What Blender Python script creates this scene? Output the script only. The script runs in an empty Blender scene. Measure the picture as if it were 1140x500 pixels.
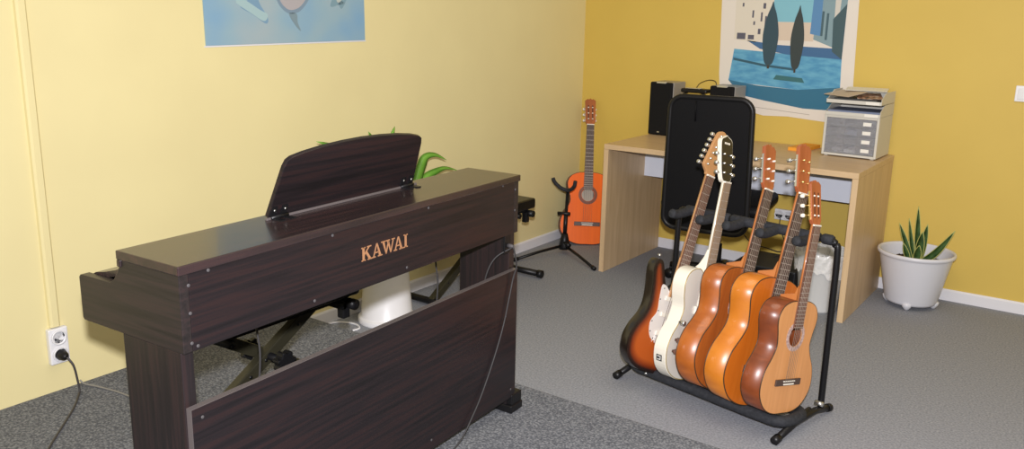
import bpy, bmesh, math, random
from mathutils import Vector, Matrix
random.seed(7)
C = bpy.context.scene.collection
PI = math.pi

# ------------------------------------------------------------------ materials
def mat(name, col, rough=.5, metal=0., spec=.5, emit=None, trans=0., coat=0.):
    m = bpy.data.materials.new(name); m.use_nodes = True
    b = m.node_tree.nodes['Principled BSDF']
    b.inputs['Base Color'].default_value = (*col, 1); b.inputs['Roughness'].default_value = rough
    b.inputs['Metallic'].default_value = metal; b.inputs['Specular IOR Level'].default_value = spec
    b.inputs['Transmission Weight'].default_value = trans; b.inputs['Coat Weight'].default_value = coat
    b.inputs['Coat Roughness'].default_value = .08
    return m

def textured(name, stops, scale=(1, 1, 1), nscale=5., detail=4., rough=.5, bump=0., coat=0., spec=.5, distort=0., bdist=.002, rot=(0, 0, 0)):
    m = mat(name, stops[0][1], rough, coat=coat, spec=spec)
    nt = m.node_tree; N = nt.nodes; L = nt.links; b = N['Principled BSDF']
    tc = N.new('ShaderNodeTexCoord'); mp = N.new('ShaderNodeMapping'); no = N.new('ShaderNodeTexNoise'); cr = N.new('ShaderNodeValToRGB')
    mp.inputs['Scale'].default_value = scale; mp.inputs['Rotation'].default_value = rot
    no.inputs['Scale'].default_value = nscale; no.inputs['Detail'].default_value = detail; no.inputs['Distortion'].default_value = distort
    L.new(tc.outputs['Object'], mp.inputs['Vector']); L.new(mp.outputs['Vector'], no.inputs['Vector']); L.new(no.outputs['Fac'], cr.inputs['Fac'])
    el = cr.color_ramp.elements
    while len(el) < len(stops): el.new(.5)
    for e, (p, c) in zip(el, stops): e.position = p; e.color = (*c, 1)
    L.new(cr.outputs['Color'], b.inputs['Base Color'])
    if bump:
        bp = N.new('ShaderNodeBump'); bp.inputs['Strength'].default_value = bump; bp.inputs['Distance'].default_value = bdist
        L.new(no.outputs['Fac'], bp.inputs['Height']); L.new(bp.outputs['Normal'], b.inputs['Normal'])
    return m

M = {}
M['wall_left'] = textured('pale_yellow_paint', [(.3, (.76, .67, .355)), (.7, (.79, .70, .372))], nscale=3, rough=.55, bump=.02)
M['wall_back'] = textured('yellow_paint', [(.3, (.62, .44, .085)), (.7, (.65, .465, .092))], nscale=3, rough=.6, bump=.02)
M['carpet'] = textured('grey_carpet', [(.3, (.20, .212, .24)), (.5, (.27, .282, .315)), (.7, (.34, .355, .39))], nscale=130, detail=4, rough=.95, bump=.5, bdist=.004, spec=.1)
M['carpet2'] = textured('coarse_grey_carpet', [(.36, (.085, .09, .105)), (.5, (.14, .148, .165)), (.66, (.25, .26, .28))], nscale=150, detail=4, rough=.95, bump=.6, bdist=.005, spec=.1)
M['base'] = mat('white_baseboard', (.74, .74, .78), .4)
M['rosewood'] = textured('rosewood_laminate', [(.32, (.008, .0065, .0075)), (.48, (.013, .0095, .011)), (.60, (.021, .0115, .012)), (.75, (.013, .0095, .011))], scale=(.9, 16, 26), nscale=3.0, detail=6, rough=.34, distort=.25, spec=.38)
M['rosewood_v'] = textured('rosewood_laminate_upright', [(.32, (.009, .007, .008)), (.5, (.014, .010, .011)), (.62, (.024, .0135, .014)), (.75, (.013, .010, .011))], scale=(26, 26, .8), nscale=3.2, detail=5, rough=.38, distort=.6, spec=.5)
M['rosewood_end'] = textured('rosewood_laminate_end', [(.32, (.012, .010, .010)), (.5, (.019, .015, .015)), (.62, (.027, .018, .018)), (.75, (.018, .014, .014))], scale=(20, 1.0, 26), nscale=3.0, detail=6, rough=.34, distort=.25, spec=.38)
M['lidwood'] = textured('rosewood_polish', [(.32, (.014, .010, .011)), (.5, (.026, .016, .017)), (.65, (.04, .02, .02))], scale=(.9, 20, 16), nscale=3.0, detail=5, rough=.27, distort=.2, spec=.7, coat=.2)
M['edge'] = mat('laminate_edge', (.10, .085, .085), .4)
M['gold'] = mat('gold_print', (.40, .20, .10), .45, .2)
M['black'] = mat('black_plastic', (.007, .007, .008), .4, spec=.3)
M['blackmetal'] = mat('black_powder_metal', (.007, .007, .008), .38, spec=.3)
M['foam'] = textured('dark_foam', [(.35, (.020, .022, .026)), (.65, (.032, .034, .040))], nscale=90, rough=.75, bump=.2, spec=.25)
M['seatvinyl'] = mat('black_vinyl', (.006, .0055, .0055), .33, spec=.4)
M['olive'] = mat('wall_tinted_metal', (.034, .031, .018), .38, .2)  # strut metal: reflection of the yellow wall put into the base colour
M['steel'] = mat('nickel', (.65, .65, .63), .28, .9)
M['screwmetal'] = mat('screw_metal', (.07, .065, .068), .6, .0, spec=.3)
M['brass'] = mat('brass', (.75, .52, .20), .3, .9)
M['white'] = mat('white_plastic', (.78, .78, .80), .35)
M['potwhite'] = mat('cream_pot_plastic', (.66, .67, .72), .35)
M['desk'] = textured('pale_birch_laminate', [(.3, (.54, .38, .215)), (.5, (.60, .43, .25)), (.7, (.65, .475, .285))], scale=(1.2, 14, 14), nscale=2.4, detail=6, rough=.4, distort=.3)
M['desk_v'] = textured('pale_birch_laminate_upright', [(.3, (.54, .38, .215)), (.5, (.60, .43, .25)), (.7, (.65, .475, .285))], scale=(14, 14, 1.2), nscale=2.4, detail=6, rough=.4, distort=.3)
M['greyboard'] = mat('light_grey_board', (.70, .74, .84), .5)
M['mesh'] = mat('black_chair_fabric', (.0035, .0035, .0045), .55, spec=.15)
M['speakergrey'] = mat('grey_speaker_case', (.33, .31, .28), .45)
M['cloth'] = mat('speaker_cloth', (.005, .005, .006), .7, spec=.2)
M['leaf'] = textured('green_leaf', [(.3, (.08, .25, .02)), (.7, (.19, .42, .05))], nscale=9, rough=.4)
M['leafdark'] = textured('dark_banded_leaf', [(.35, (.015, .05, .014)), (.6, (.05, .11, .03))], nscale=30, rough=.4)
M['leafedge'] = mat('yellow_leaf_margin', (.45, .46, .14), .45)
M['soil'] = textured('dark_soil', [(.4, (.02, .012, .01)), (.6, (.10, .05, .04))], nscale=60, rough=.95, bump=.8, bdist=.01)
M['stem'] = mat('cane', (.25, .32, .08), .5)
M['cream'] = mat('cream_lacquer', (.80, .76, .66), .18, coat=.6)
M['creamtop'] = mat('cream_lacquer_top', (.74, .71, .64), .18, coat=.6)
M['pick'] = mat('white_pickguard', (.74, .70, .66), .3)
M['binding'] = mat('dark_binding', (.05, .028, .014), .4)
M['goldbind'] = mat('gold_binding', (.45, .33, .12), .35, .3)
M['rosette'] = textured('rosette_inlay', [(.4, (.42, .27, .24)), (.6, (.62, .47, .43))], nscale=140, rough=.3)
M['bone'] = mat('bone', (.86, .82, .72), .35)
M['fret_wood'] = mat('dark_fretboard', (.075, .045, .035), .4)
M['fret_brown'] = mat('rosewood_fretboard', (.14, .065, .045), .4)
M['fret_tan'] = mat('tan_fretboard', (.28, .19, .12), .4)
M['maple'] = mat('amber_maple', (.50, .26, .11), .3, coat=.3)
M['hole_label'] = mat('paper_label', (.62, .55, .44), .7)
def gwood(name, a, b, nscale=3, coat=.38):
    return textured(name, [(.3, a), (.7, b)], scale=(14, 3, 1.0), nscale=nscale, rough=.33, coat=coat, distort=.3)
M['side_red'] = gwood('mahogany_sides', (.13, .030, .009), (.24, .058, .016))
M['side_brown'] = gwood('sapele_sides', (.28, .07, .010), (.43, .12, .018))
M['side_orange'] = gwood('amber_sides', (.48, .145, .012), (.58, .195, .02))
M['top_spruce'] = gwood('spruce_top', (.62, .275, .09), (.71, .33, .12))
M['top_orange'] = gwood('orange_top', (.50, .12, .010), (.58, .15, .014))
M['top_bright'] = gwood('bright_orange_top', (.84, .13, .0015), (.92, .155, .002))
M['top_bright'].node_tree.nodes['Principled BSDF'].inputs['Coat Weight'].default_value = .05
M['top_bright'].node_tree.nodes['Principled BSDF'].inputs['Specular IOR Level'].default_value = .25
M['top_brown'] = gwood('brown_top', (.30, .075, .014), (.42, .115, .02))
M['neckwood'] = gwood('cedar_neck', (.40, .13, .035), (.50, .18, .05))
M['headred'] = gwood('rosewood_head', (.30, .075, .025), (.42, .12, .045))
M['headslot'] = mat('head_slot', (.10, .03, .012), .5)
M['rim_dark'] = gwood('dark_rim', (.06, .02, .008), (.10, .03, .01))
M['blackgloss'] = mat('black_gloss', (.012, .012, .013), .3, coat=.25)
M['clear'] = mat('clear_plastic', (.74, .76, .82), .25, trans=.75)
M['clear'].node_tree.nodes['Principled BSDF'].inputs['IOR'].default_value = 1.2
M['binplastic'] = mat('translucent_bin', (.84, .85, .84), .35, trans=.2)
M['bag'] = textured('crinkled_bag', [(.4, (.82, .83, .82)), (.6, (.95, .95, .95))], nscale=25, rough=.25, bump=.9, bdist=.01)
M['bag'].node_tree.nodes['Principled BSDF'].inputs['Transmission Weight'].default_value = .25
M['cabinet'] = mat('putty_plastic', (.60, .59, .54), .4)
M['paper'] = mat('paper', (.80, .79, .74), .7)
M['paper_tan'] = mat('tan_paper', (.56, .46, .36), .7)
M['leaflet'] = textured('printed_leaflet', [(.4, (.05, .04, .05)), (.5, (.35, .16, .10)), (.62, (.5, .42, .35))], nscale=40, rough=.5)
M['bluepaper'] = mat('blue_folder', (.17, .21, .33), .5)
M['orangepaper'] = mat('orange_card', (.86, .36, .03), .6)
M['cable'] = mat('dark_cable', (.05, .045, .045), .5)
M['greycable'] = mat('grey_cable', (.035, .033, .034), .55, spec=.3)
M['floorcord'] = mat('beige_cord', (.24, .23, .21), .6)
M['fretwire'] = mat('fret_wire', (.52, .46, .40), .45, .3)
M['string'] = mat('string_metal', (.30, .24, .19), .5, .3)
M['darkgrey'] = mat('dark_grey_case', (.035, .037, .042), .5)

# sunburst: follows the distance from the body centre line (paint of the guitar itself)
def sunburst():
    m = mat('sunburst_lacquer', (.5, .1, .02), .28, coat=.4)
    nt = m.node_tree; N = nt.nodes; L = nt.links
    at = N.new('ShaderNodeAttribute'); at.attribute_name = 'burst'
    cr = N.new('ShaderNodeValToRGB'); el = cr.color_ramp.elements
    el[0].position = .0; el[0].color = (.010, .006, .005, 1); el[1].position = .60; el[1].color = (.46, .095, .014, 1)
    e = el.new(.14); e.color = (.02, .008, .006, 1); e = el.new(.32); e.color = (.22, .036, .008, 1)
    L.new(at.outputs['Fac'], cr.inputs['Fac']); L.new(cr.outputs['Color'], N['Principled BSDF'].inputs['Base Color'])
    return m
M['sunburst'] = sunburst()

# ------------------------------------------------------------------ mesh helpers
class MB:
    def __init__(s): s.bm = bmesh.new(); s.mi = 0
    def _mark(s, n0):
        for i, f in enumerate(s.bm.faces):
            if i >= n0: f.material_index = s.mi
    def box(s, a, b, mtx=None):
        n0 = len(s.bm.faces)
        vs = [s.bm.verts.new((x, y, z)) for x in (a[0], b[0]) for y in (a[1], b[1]) for z in (a[2], b[2])]
        for q in ((0, 1, 3, 2), (4, 6, 7, 5), (0, 4, 5, 1), (2, 3, 7, 6), (0, 2, 6, 4), (1, 5, 7, 3)): s.bm.faces.new([vs[i] for i in q])
        if mtx: bmesh.ops.transform(s.bm, matrix=mtx, verts=vs)
        s._mark(n0); return s
    def prism(s, pts, axis, a, b, mtx=None):
        """outline pts in the two other axes, extruded along axis from a to b"""
        n0 = len(s.bm.faces)
        def P(p, t):
            return {0: (t, p[0], p[1]), 1: (p[0], t, p[1]), 2: (p[0], p[1], t)}[axis]
        A = [s.bm.verts.new(P(p, a)) for p in pts]; B = [s.bm.verts.new(P(p, b)) for p in pts]
        s.bm.faces.new(A); s.bm.faces.new(B[::-1]); n = len(pts)
        for i in range(n): s.bm.faces.new((A[i], B[i], B[(i+1) % n], A[(i+1) % n]))
        if mtx: bmesh.ops.transform(s.bm, matrix=mtx, verts=A+B)
        s._mark(n0); return s
    def tube(s, path, r, n=10, closed=False, caps=True):
        n0 = len(s.bm.faces); path = [Vector(p) for p in path]; rings = []; K = len(path)
        up = None
        for i, p in enumerate(path):
            if closed: t = (path[(i+1) % K]-path[i-1])
            else: t = (path[min(i+1, K-1)]-path[max(i-1, 0)])
            t.normalize()
            if up is None: up = t.orthogonal().normalized()
            up = (up-t*up.dot(t))
            if up.length < 1e-5: up = t.orthogonal()
            up.normalize(); sd = t.cross(up); rr = r[i] if isinstance(r, (list, tuple)) else r
            rings.append([s.bm.verts.new(p+rr*(math.cos(2*PI*k/n)*up+math.sin(2*PI*k/n)*sd)) for k in range(n)])
        for i in range(K if closed else K-1):
            A, B = rings[i], rings[(i+1) % K]
            for k in range(n): s.bm.faces.new((A[k], A[(k+1) % n], B[(k+1) % n], B[k]))
        if not closed and caps: s.bm.faces.new(rings[0][::-1]); s.bm.faces.new(rings[-1])
        for i, f in enumerate(s.bm.faces):
            if i >= n0: f.smooth = True
        s._mark(n0); return s
    def lathe(s, prof, c=(0, 0, 0), n=32, capb=True, capt=True, mtx=None):
        n0 = len(s.bm.faces); rings = []; allv = []
        for r, z in prof:
            rings.append([s.bm.verts.new((c[0]+r*math.cos(2*PI*k/n), c[1]+r*math.sin(2*PI*k/n), c[2]+z)) for k in range(n)]); allv += rings[-1]
        for A, B in zip(rings, rings[1:]):
            for k in range(n): s.bm.faces.new((A[k], A[(k+1) % n], B[(k+1) % n], B[k])).smooth = True
        if capb: s.bm.faces.new(rings[0][::-1])
        if capt: s.bm.faces.new(rings[-1])
        if mtx: bmesh.ops.transform(s.bm, matrix=mtx, verts=allv)
        s._mark(n0); return s
    def disc_cyl(s, p, d, r, h, n=16):
        p = Vector(p); d = Vector(d).normalized(); return s.tube([p, p+d*h], r, n)
    def strip(s, pts, wid, nrm, thick):
        """flat ribbon along pts with given widths, facing nrm"""
        n0 = len(s.bm.faces); pts = [Vector(p) for p in pts]; nrm = Vector(nrm).normalized(); rows = []
        for i, p in enumerate(pts):
            t = (pts[min(i+1, len(pts)-1)]-pts[max(i-1, 0)]).normalized(); sd = t.cross(nrm).normalized(); w = wid[i]/2; nn = sd.cross(t)
            rows.append([s.bm.verts.new(p-sd*w), s.bm.verts.new(p-nn*thick-nn*w*.25), s.bm.verts.new(p+sd*w), s.bm.verts.new(p+nn*thick-nn*w*.25)])
        for A, B in zip(rows, rows[1:]):
            for k in range(4): s.bm.faces.new((A[k], A[(k+1) % 4], B[(k+1) % 4], B[k])).smooth = True
        s.bm.faces.new(rows[0][::-1]); s.bm.faces.new(rows[-1])
        s._mark(n0); return s
    def build(s, name, m, parent=None, bevel=0., seg=2, smooth=False, solid=0.):
        bmesh.ops.recalc_face_normals(s.bm, faces=s.bm.faces)
        me = bpy.data.meshes.new(name); s.bm.to_mesh(me); s.bm.free()
        for x in (m if isinstance(m, (list, tuple)) else [m]): me.materials.append(M[x] if isinstance(x, str) else x)
        o = bpy.data.objects.new(name, me); C.objects.link(o)
        if parent: o.parent = parent
        if solid: d = o.modifiers.new('solid', 'SOLIDIFY'); d.thickness = solid; d.offset = -1
        if bevel: d = o.modifiers.new('bevel', 'BEVEL'); d.width = bevel; d.segments = seg; d.limit_method = 'ANGLE'; d.angle_limit = math.radians(40)
        if smooth:
            for p in me.polygons: p.use_smooth = True
        return o
def tag(o, label=None, cat=None, group=None, kind=None):
    if label: o['label'] = label
    if cat: o['category'] = cat
    if group: o['group'] = group
    if kind: o['kind'] = kind
    return o
def thing(name, label, cat, loc=(0, 0, 0), rz=0., group=None, mtx=None):
    o = bpy.data.objects.new(name, None); C.objects.link(o); o.empty_display_size = .1
    if mtx is not None: o.matrix_world = mtx
    else: o.location = loc; o.rotation_euler = (0, 0, rz)
    return tag(o, label, cat, group)
def struct(o): o['kind'] = 'structure'; return o
def catmull(pts, n=6, closed=False):
    out = []; K = len(pts); pts = [Vector(p) for p in pts]
    for i in range(K if closed else K-1):
        p0 = pts[(i-1) % K] if closed else pts[max(i-1, 0)]; p1 = pts[i]; p2 = pts[(i+1) % K]; p3 = pts[(i+2) % K] if closed else pts[min(i+2, K-1)]
        for k in range(n):
            t = k/n; out.append(.5*((2*p1)+(-p0+p2)*t+(2*p0-5*p1+4*p2-p3)*t*t+(-p0+3*p1-3*p2+p3)*t*t*t))
    if not closed: out.append(pts[-1])
    return out
def T(x=0, y=0, z=0): return Matrix.Translation((x, y, z))
def RX(a): return Matrix.Rotation(a, 4, 'X')
def RY(a): return Matrix.Rotation(a, 4, 'Y')
def RZ(a): return Matrix.Rotation(a, 4, 'Z')

# ------------------------------------------------------------------ the room
HA = .109; YA = -2.4294
struct(MB().box((-.3, YA-.3, -.06), (6, .3, 0)).build('floor', 'carpet'))
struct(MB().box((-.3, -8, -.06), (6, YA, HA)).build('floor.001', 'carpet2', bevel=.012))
struct(MB().box((-.15, -8, -.06), (0, .15, 2.6)).build('wall_left', 'wall_left'))
struct(MB().box((0, 0, -.06), (6, .15, 2.6)).build('wall_back', 'wall_back'))
struct(MB().prism([(0, 0), (.012, 0), (.012, .052), (.006, .06), (0, .06)], 1, YA, 0).build('baseboard_left', 'base'))
struct(MB().prism([(0, 0), (-.012, 0), (-.012, .052), (-.006, .06), (0, .06)], 0, .012, 6).build('baseboard_back', 'base'))
# painted cable channel above the socket
tag(MB().prism([(0, -3.487), (.010, -3.485), (.016, -3.478), (.016, -3.458), (.010, -3.452), (0, -3.45)], 2, .345, 2.6).build('cable_channel', 'wall_left'),
    'pale yellow painted cable channel running up the left wall above the socket', 'cable channel')

def double_socket(name, loc, rot, label, w, h, twin_vertical):
    t = thing(name, label, 'wall socket', loc, rot)
    MB().box((-w/2, -.022, -h/2), (w/2, 0, h/2)).build('socket_plate', 'white', t, bevel=.004)
    spots = [(0, h*.24), (0, -h*.24)] if twin_vertical else [(-w*.25, 0), (w*.25, 0)]
    for x, z in spots:
        f = MB(); f.lathe([(.026, 0), (.026, .006), (.021, .006), (.021, -.004)], n=24, mtx=T(x, -.022, z) @ RX(PI/2)); o = f.build('socket_face', 'white', t)
        k = MB()
        for dx in (-.009, .009): k.lathe([(.0035, 0), (.0035, .002)], n=10, mtx=T(x+dx, -.0185, z) @ RX(PI/2))
        k.build('socket_hole', 'black', o)
    return t
double_socket('wall_socket', (0, -3.467, .277), PI/2, 'white double wall socket low on the left wall with a black plug in it', .066, .128, True)
double_socket('wall_socket', (1.377, 0, .325), 0, 'white wall socket on the back wall under the desk', .108, .062, False)
sw = thing('light_switch', 'white light switch at the right end of the yellow back wall', 'light switch', (2.463, 0, 1.087), 0)
MB().box((-.038, -.012, -.038), (.038, 0, .038)).build('switch_plate', 'white', sw, bevel=.003)
MB().box((-.026, -.018, -.027), (.026, -.012, .027), RX(.05)).build('rocker', 'white', sw, bevel=.002)

# power plug and its cable, running from the socket to the piano over the platform
pl = thing('power_cable', 'black plug and cable hanging from the left wall socket to the floor', 'power cable', (.02, -3.467, .246), 0)
p0 = MB(); p0.lathe([(.018, 0), (.019, .012), (.015, .03), (.007, .045)], n=20, mtx=RY(PI/2) @ RZ(0)); p0.build('plug', 'black', pl)
path = catmull([(.045, 0, 0), (.06, .012, -.03), (.062, .02, -.09), (.064, .022, -.125), (.075, .012, -.133), (.16, -.05, -.133), (.26, -.14, -.133), (.36, -.23, -.133), (.5, -.34, -.133), (.66, -.42, -.133), (.80, -.50, -.133)], 6)
MB().tube(path, .0038, 8).build('cord', 'cable', pl)
tag(MB().tube(catmull([(.012, -3.405, .126), (.03, -3.398, .114), (.09, -3.38, .113), (.2, -3.36, .113), (.33, -3.36, .113), (.5, -3.4, .113)], 6), .0032, 8).build('loose_cable', 'floorcord'),
    'thin beige cord lying on the raised floor by the left wall', 'cord')
tag(MB().tube(catmull([(.022, -2.30, .004), (.036, -2.226, .004), (.078, -2.193, .004), (.13, -2.18, .004), (.18, -2.205, .004), (.178, -2.245, .004)], 6), .0045, 8).build('loose_cable', 'white'),
    'white cord curling on the floor beside the white planter', 'cord')

# ------------------------------------------------------------------ digital piano
PW, PH, PD, PB, PN, PT, PLv = 1.2556, .8117, .195, .625, .3545, .731, .207
pn = thing('digital_piano', 'dark rosewood digital piano seen from behind with gold lettering', 'piano', (1.401, -3.8756, HA), 1.6188)
prof = [(0, PH-.02), (0, PB), (PN-.004, PB), (PN, PB+.006), (PN, PT-.006), (PN-.006, PT)]
arc = [(.24, PT+.002), (.222, PT+.012), (.205, PT+.034), (.196, PH-.03), (PD-.003, PH-.02)]
prof += arc
for a, b in ((0, .022), (PW-.022, PW)):
    MB().prism(prof, 0, a, b).build('end_panel', 'rosewood_end', pn, bevel=.0015)
MB().box((-.004, -.005, PH-.02), (PW+.004, PD+.007, PH)).build('top_lid', 'lidwood', pn, bevel=.0025)
MB().box((-.004, PD-.006, PH-.036), (PW+.004, PD+.007, PH-.0195)).build('lid_lip', 'lidwood', pn, bevel=.003)
MB().box((.0225, .0, PB), (PW-.0225, .016, PH-.0205)).build('back_panel', 'rosewood', pn, bevel=.001)
MB().box((.0225, .0165, PB), (PW-.0225, PN-.012, PB+.018)).build('bottom_board', 'rosewood', pn)
# curved key cover from lid down to the front rail
kc = [(PD-.006, PT+.044), (.215, PT+.036), (.25, PT+.022), (.29, PT+.011), (.325, PT+.004), (PN-.016, PT-.003), (PN-.016, PB+.04), (PN-.028, PB+.04), (PN-.028, PT-.03), (.3, PT-.005), (.2, PT+.02)]
MB().prism(kc, 0, .0225, PW-.0225).build('key_cover', 'lidwood', pn)
MB().box((.0225, PN-.014, PB+.002), (PW-.0225, PN-.001, PB+.05)).build('front_rail', 'rosewood', pn, bevel=.002)
for a, b in ((.001, .031), (PW-.031, PW-.001)):
    MB().box((a, .012, .03), (b, PLv, PB-.0005)).build('leg_panel', 'rosewood_v', pn, bevel=.0015)
MB().box((.005, -.004, .058), (PW-.002, .0115, .502)).build('kick_panel', 'rosewood', pn, bevel=.001)
MB().box((.005, -.0046, .5022), (PW-.002, .0115, .5033)).build('panel_edge', 'edge', pn)
MB().box((.0040, -.0046, .058), (.0048, .0115, .5033)).build('panel_edge', 'edge', pn)
for a in (-.02, PW-.03):
    f = MB(); f.box((a, -.01, 0), (a+.07, .31, .028)); f.box((a+.005, -.008, .028), (a+.066, .05, .066)); f.build('foot', 'black', pn, bevel=.004)
for (x, z) in [(.07, .787), (.021, .767), (.021, .708), (.02, .644), (.034, .634), (.426, .786), (.794, .787), (1.164, .79), (.361, .64), (1.235, .767), (1.235, .70), (.7, .64), (.03, .478), (PW-.025, .478), (PW-.03, .09), (.8, .09), (.4, .09)]:
    y = -.0005 if z > .6 else -.0045
    MB().lathe([(.0042, 0), (.0036, .0015), (.002, .002)], n=12, mtx=T(x, y, z) @ RX(PI/2)).build('screw', 'screwmetal', pn)
# gold lettering on the back panel: K A W A I, serif capitals
def letters(parent):
    m = MB(); y0, y1 = -.0012, 0.0
    z0, z1 = .697, .733; h = z1-z0
    def quad(pts, x): m.prism([(x+a*h, z0+b*h) for a, b in pts], 1, y1, y0)
    def stem(x, a, w): quad([(a, 0), (a+w, 0), (a+w, 1), (a, 1)], x)
    def serif(x, a, b, t): quad([(a, t), (b, t), (b, t+.08), (a, t+.08)], x)
    def K(x):
        stem(x, .10, .2); serif(x, 0, .4, 0); serif(x, 0, .4, .92)
        quad([(.30, .40), (.38, .50), (.86, .95), (.72, .95), (.30, .52)], x); serif(x, .58, 1.0, .92)
        quad([(.40, .54), (.55, .66), (.98, .05), (.74, .05)], x); serif(x, .62, 1.08, 0)
    def A(x):
        quad([(.08, .05), (.17, .05), (.50, .96), (.44, 1.0)], x); quad([(.44, 1.0), (.54, 1.0), (.92, .05), (.70, .05)], x)
        quad([(.24, .30), (.70, .30), (.68, .38), (.27, .38)], x); serif(x, -.04, .32, 0); serif(x, .58, 1.04, 0)
    def W(x):
        quad([(.06, .95), (.27, .95), (.50, .0), (.42, .0)], x); quad([(.42, .0), (.50, .0), (.76, .88), (.68, .92)], x)
        quad([(.55, .95), (.76, .95), (1.0, .0), (.92, .0)], x); quad([(.92, .0), (1.0, .0), (1.30, .95), (1.22, .95)], x)
        serif(x, -.06, .40, .92); serif(x, .46, .86, .92); serif(x, 1.08, 1.42, .92)
    def I(x): stem(x, .12, .2); serif(x, 0, .44, 0); serif(x, 0, .44, .92)
    x = .525; K(x); A(x+.040); W(x+.076); A(x+.124); I(x+.163)
    m.build('gold_lettering', 'gold', parent)
letters(pn)
# music rest, leaning back towards the rear edge
mr = [(.372, 0), (.92, 0)] 
out = [(.370, .0), (.385, .135), (.391, .152), (.403, .160)]
out += [(.44, .168), (.50, .176), (.57, .181), (.645, .183), (.72, .181), (.79, .176), (.85, .168), (.885, .160), (.897, .152), (.903, .135), (.92, .0)]
tilt = T(0, .158, PH+.004) @ RX(.36)
rest = MB().prism(out, 1, 0, .012, tilt).build('music_rest', 'rosewood', pn, bevel=.0015)
MB().box((.36, .150, PH), (.93, .157, PH+.006)).build('rest_ledge', 'edge', pn, bevel=.001)
for hx in (.40, .885):
    k = MB()
    for dx in (-.017, .017):
        k.box((hx+dx-.009, -.003, .004), (hx+dx+.009, 0.0, .03), tilt)
        k.box((hx+dx-.008, .118, PH), (hx+dx+.008, .150, PH+.003))
    k.tube([(hx-.027, .150, PH+.005), (hx+.027, .150, PH+.005)], .0045, 10)
    hg = k.build('hinge', 'black', pn)
    k = MB()
    for dx in (-.017, .017): k.disc_cyl(tilt @ Vector((hx+dx, -.003, .02)), tilt.to_3x3() @ Vector((0, -1, 0)), .003, .0018, 10)
    k.build('hinge_screw', 'steel', hg)
# socket plate under the case with a cable looping over the kick panel
MB().box((1.187, .004, PB-.06), (1.222, .011, PB-.001)).build('jack_plate', 'black', pn, bevel=.001)
MB().lathe([(.007, 0), (.007, .012), (.004, .022)], n=12, mtx=T(1.204, .003, PB-.035) @ RX(PI/2)).build('jack_plug', 'screwmetal', pn)
cp = catmull([(1.204, -.018, .587), (1.213, -.022, .55), (1.222, -.020, .52), (1.215, -.012, .48), (1.199, -.011, .428), (1.165, -.010, .332), (1.116, -.010, .241), (1.05, -.012, .148), (.995, -.014, .09), (.93, -.012, .03), (.86, .0, .004), (.78, .04, .004)], 6)
MB().tube(cp, .0026, 8).build('cable', 'greycable', pn)
cp = catmull([(1.204, -.018, .587), (1.20, -.005, .58), (1.17, .03, .55), (1.15, .05, .49), (1.15, .06, .40), (1.15, .08, .2), (1.15, .1, .02)], 6)
MB().tube(cp, .0026, 8).build('cable', 'greycable', pn)
for x, v in ((.352, .2), (1.082, .2)):
    MB().tube(catmull([(x, v, PB), (x+.002, v, .53), (x, v-.01, .45), (x-.02, v-.01, .30), (x-.03, v, .1), (x-.03, v, .005)], 6), .0028, 8).build('cable', 'greycable', pn)

# ------------------------------------------------------------------ X benches
def bench(label, loc, rz, L, D, zs, th, footL, halfspan=.36, off=0.):
    """seat long along local X, depth along local Y; camera side is local -Y"""
    t = thing('piano_bench', label, 'bench', loc, rz)
    MB().box((-L/2, -D/2, zs), (L/2, D/2, zs+th)).build('seat', 'seatvinyl', t, bevel=.012, seg=3)
    MB().box((-L/2+.03, -D/2+.03, zs-.018), (L/2-.03, D/2-.03, zs-.0005)).build('seat_board', 'black', t)
    top = zs-.03; hb = .025; tf = .55
    pz = hb+(top-hb)/(1+tf)
    for sgn, yc in ((1, -.017), (-1, .017)):
        a = Vector((-sgn*halfspan, 0, hb)); b = Vector((sgn*halfspan*tf, 0, top))
        d = b-a; ang = math.atan2(d.z, d.x); ln = d.length
        m = MB(); m.box((0, yc-.016, -.019), (ln, yc+.016, .019), T(a.x+off, 0, a.z) @ RY(-ang))
        s = m.build('strut', 'olive', t, bevel=.003)
        if sgn > 0:
            for q in (.2, .42, .52, .62, .84): MB().disc_cyl((a.x+off+d.x*q, yc-.0155, a.z+d.z*q), (0, -1, 0), .006, .0012, 12).build('bolt_hole', 'black', s)
        m = MB(); m.tube([(-sgn*halfspan+off, -footL/2, hb), (-sgn*halfspan+off, footL/2, hb)], .017, 12); fb = m.build('foot_bar', 'blackmetal', t)
        for s2 in (-1, 1):
            MB().tube([(-sgn*halfspan+off, s2*(footL/2-.005), hb), (-sgn*halfspan+off, s2*(footL/2+.022), hb)], .022, 12).build('rubber_end', 'black', fb)
        m = MB(); m.tube([(sgn*halfspan*tf+off, -D/2+.02, top), (sgn*halfspan*tf+off, D/2-.02, top)], .014, 12); m.build('top_bar', 'blackmetal', t)
    MB().tube([(off, -.085, pz), (off, .055, pz)], .012, 12).build('pivot_rod', 'blackmetal', t)
    for y0_, y1_ in ((-.115, -.085), (.055, .075)):
        pts = [(off+(.036 if q % 4 < 2 else .028)*math.cos(q*PI/14), pz+(.036 if q % 4 < 2 else .028)*math.sin(q*PI/14)) for q in range(28)]
        MB().prism(pts, 1, y0_, y1_).build('knob', 'black', t, bevel=.003)
    MB().tube([(L/2-.03, -D/2+.05, zs-.028), (L/2-.03, -D/2-.005, zs-.028)], .018, 12).build('support_end', 'black', t)
    MB().box((L/2-.06, -D/2+.02, zs-.075), (L/2-.03, -D/2+.05, zs-.02)).build('support_end', 'black', t, bevel=.004)
    return t
bench('black padded bench between the piano and left wall, near end, above a star knob', (.80, -3.20, HA), PI/2, .50, .32, .42, .05, .22, halfspan=.385, off=-.02)
bench('black padded bench by the left wall beyond the far end of the piano', (.215, -1.40, 0), PI/2, .63, .34, .405, .055, .34, halfspan=.36)

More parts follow.
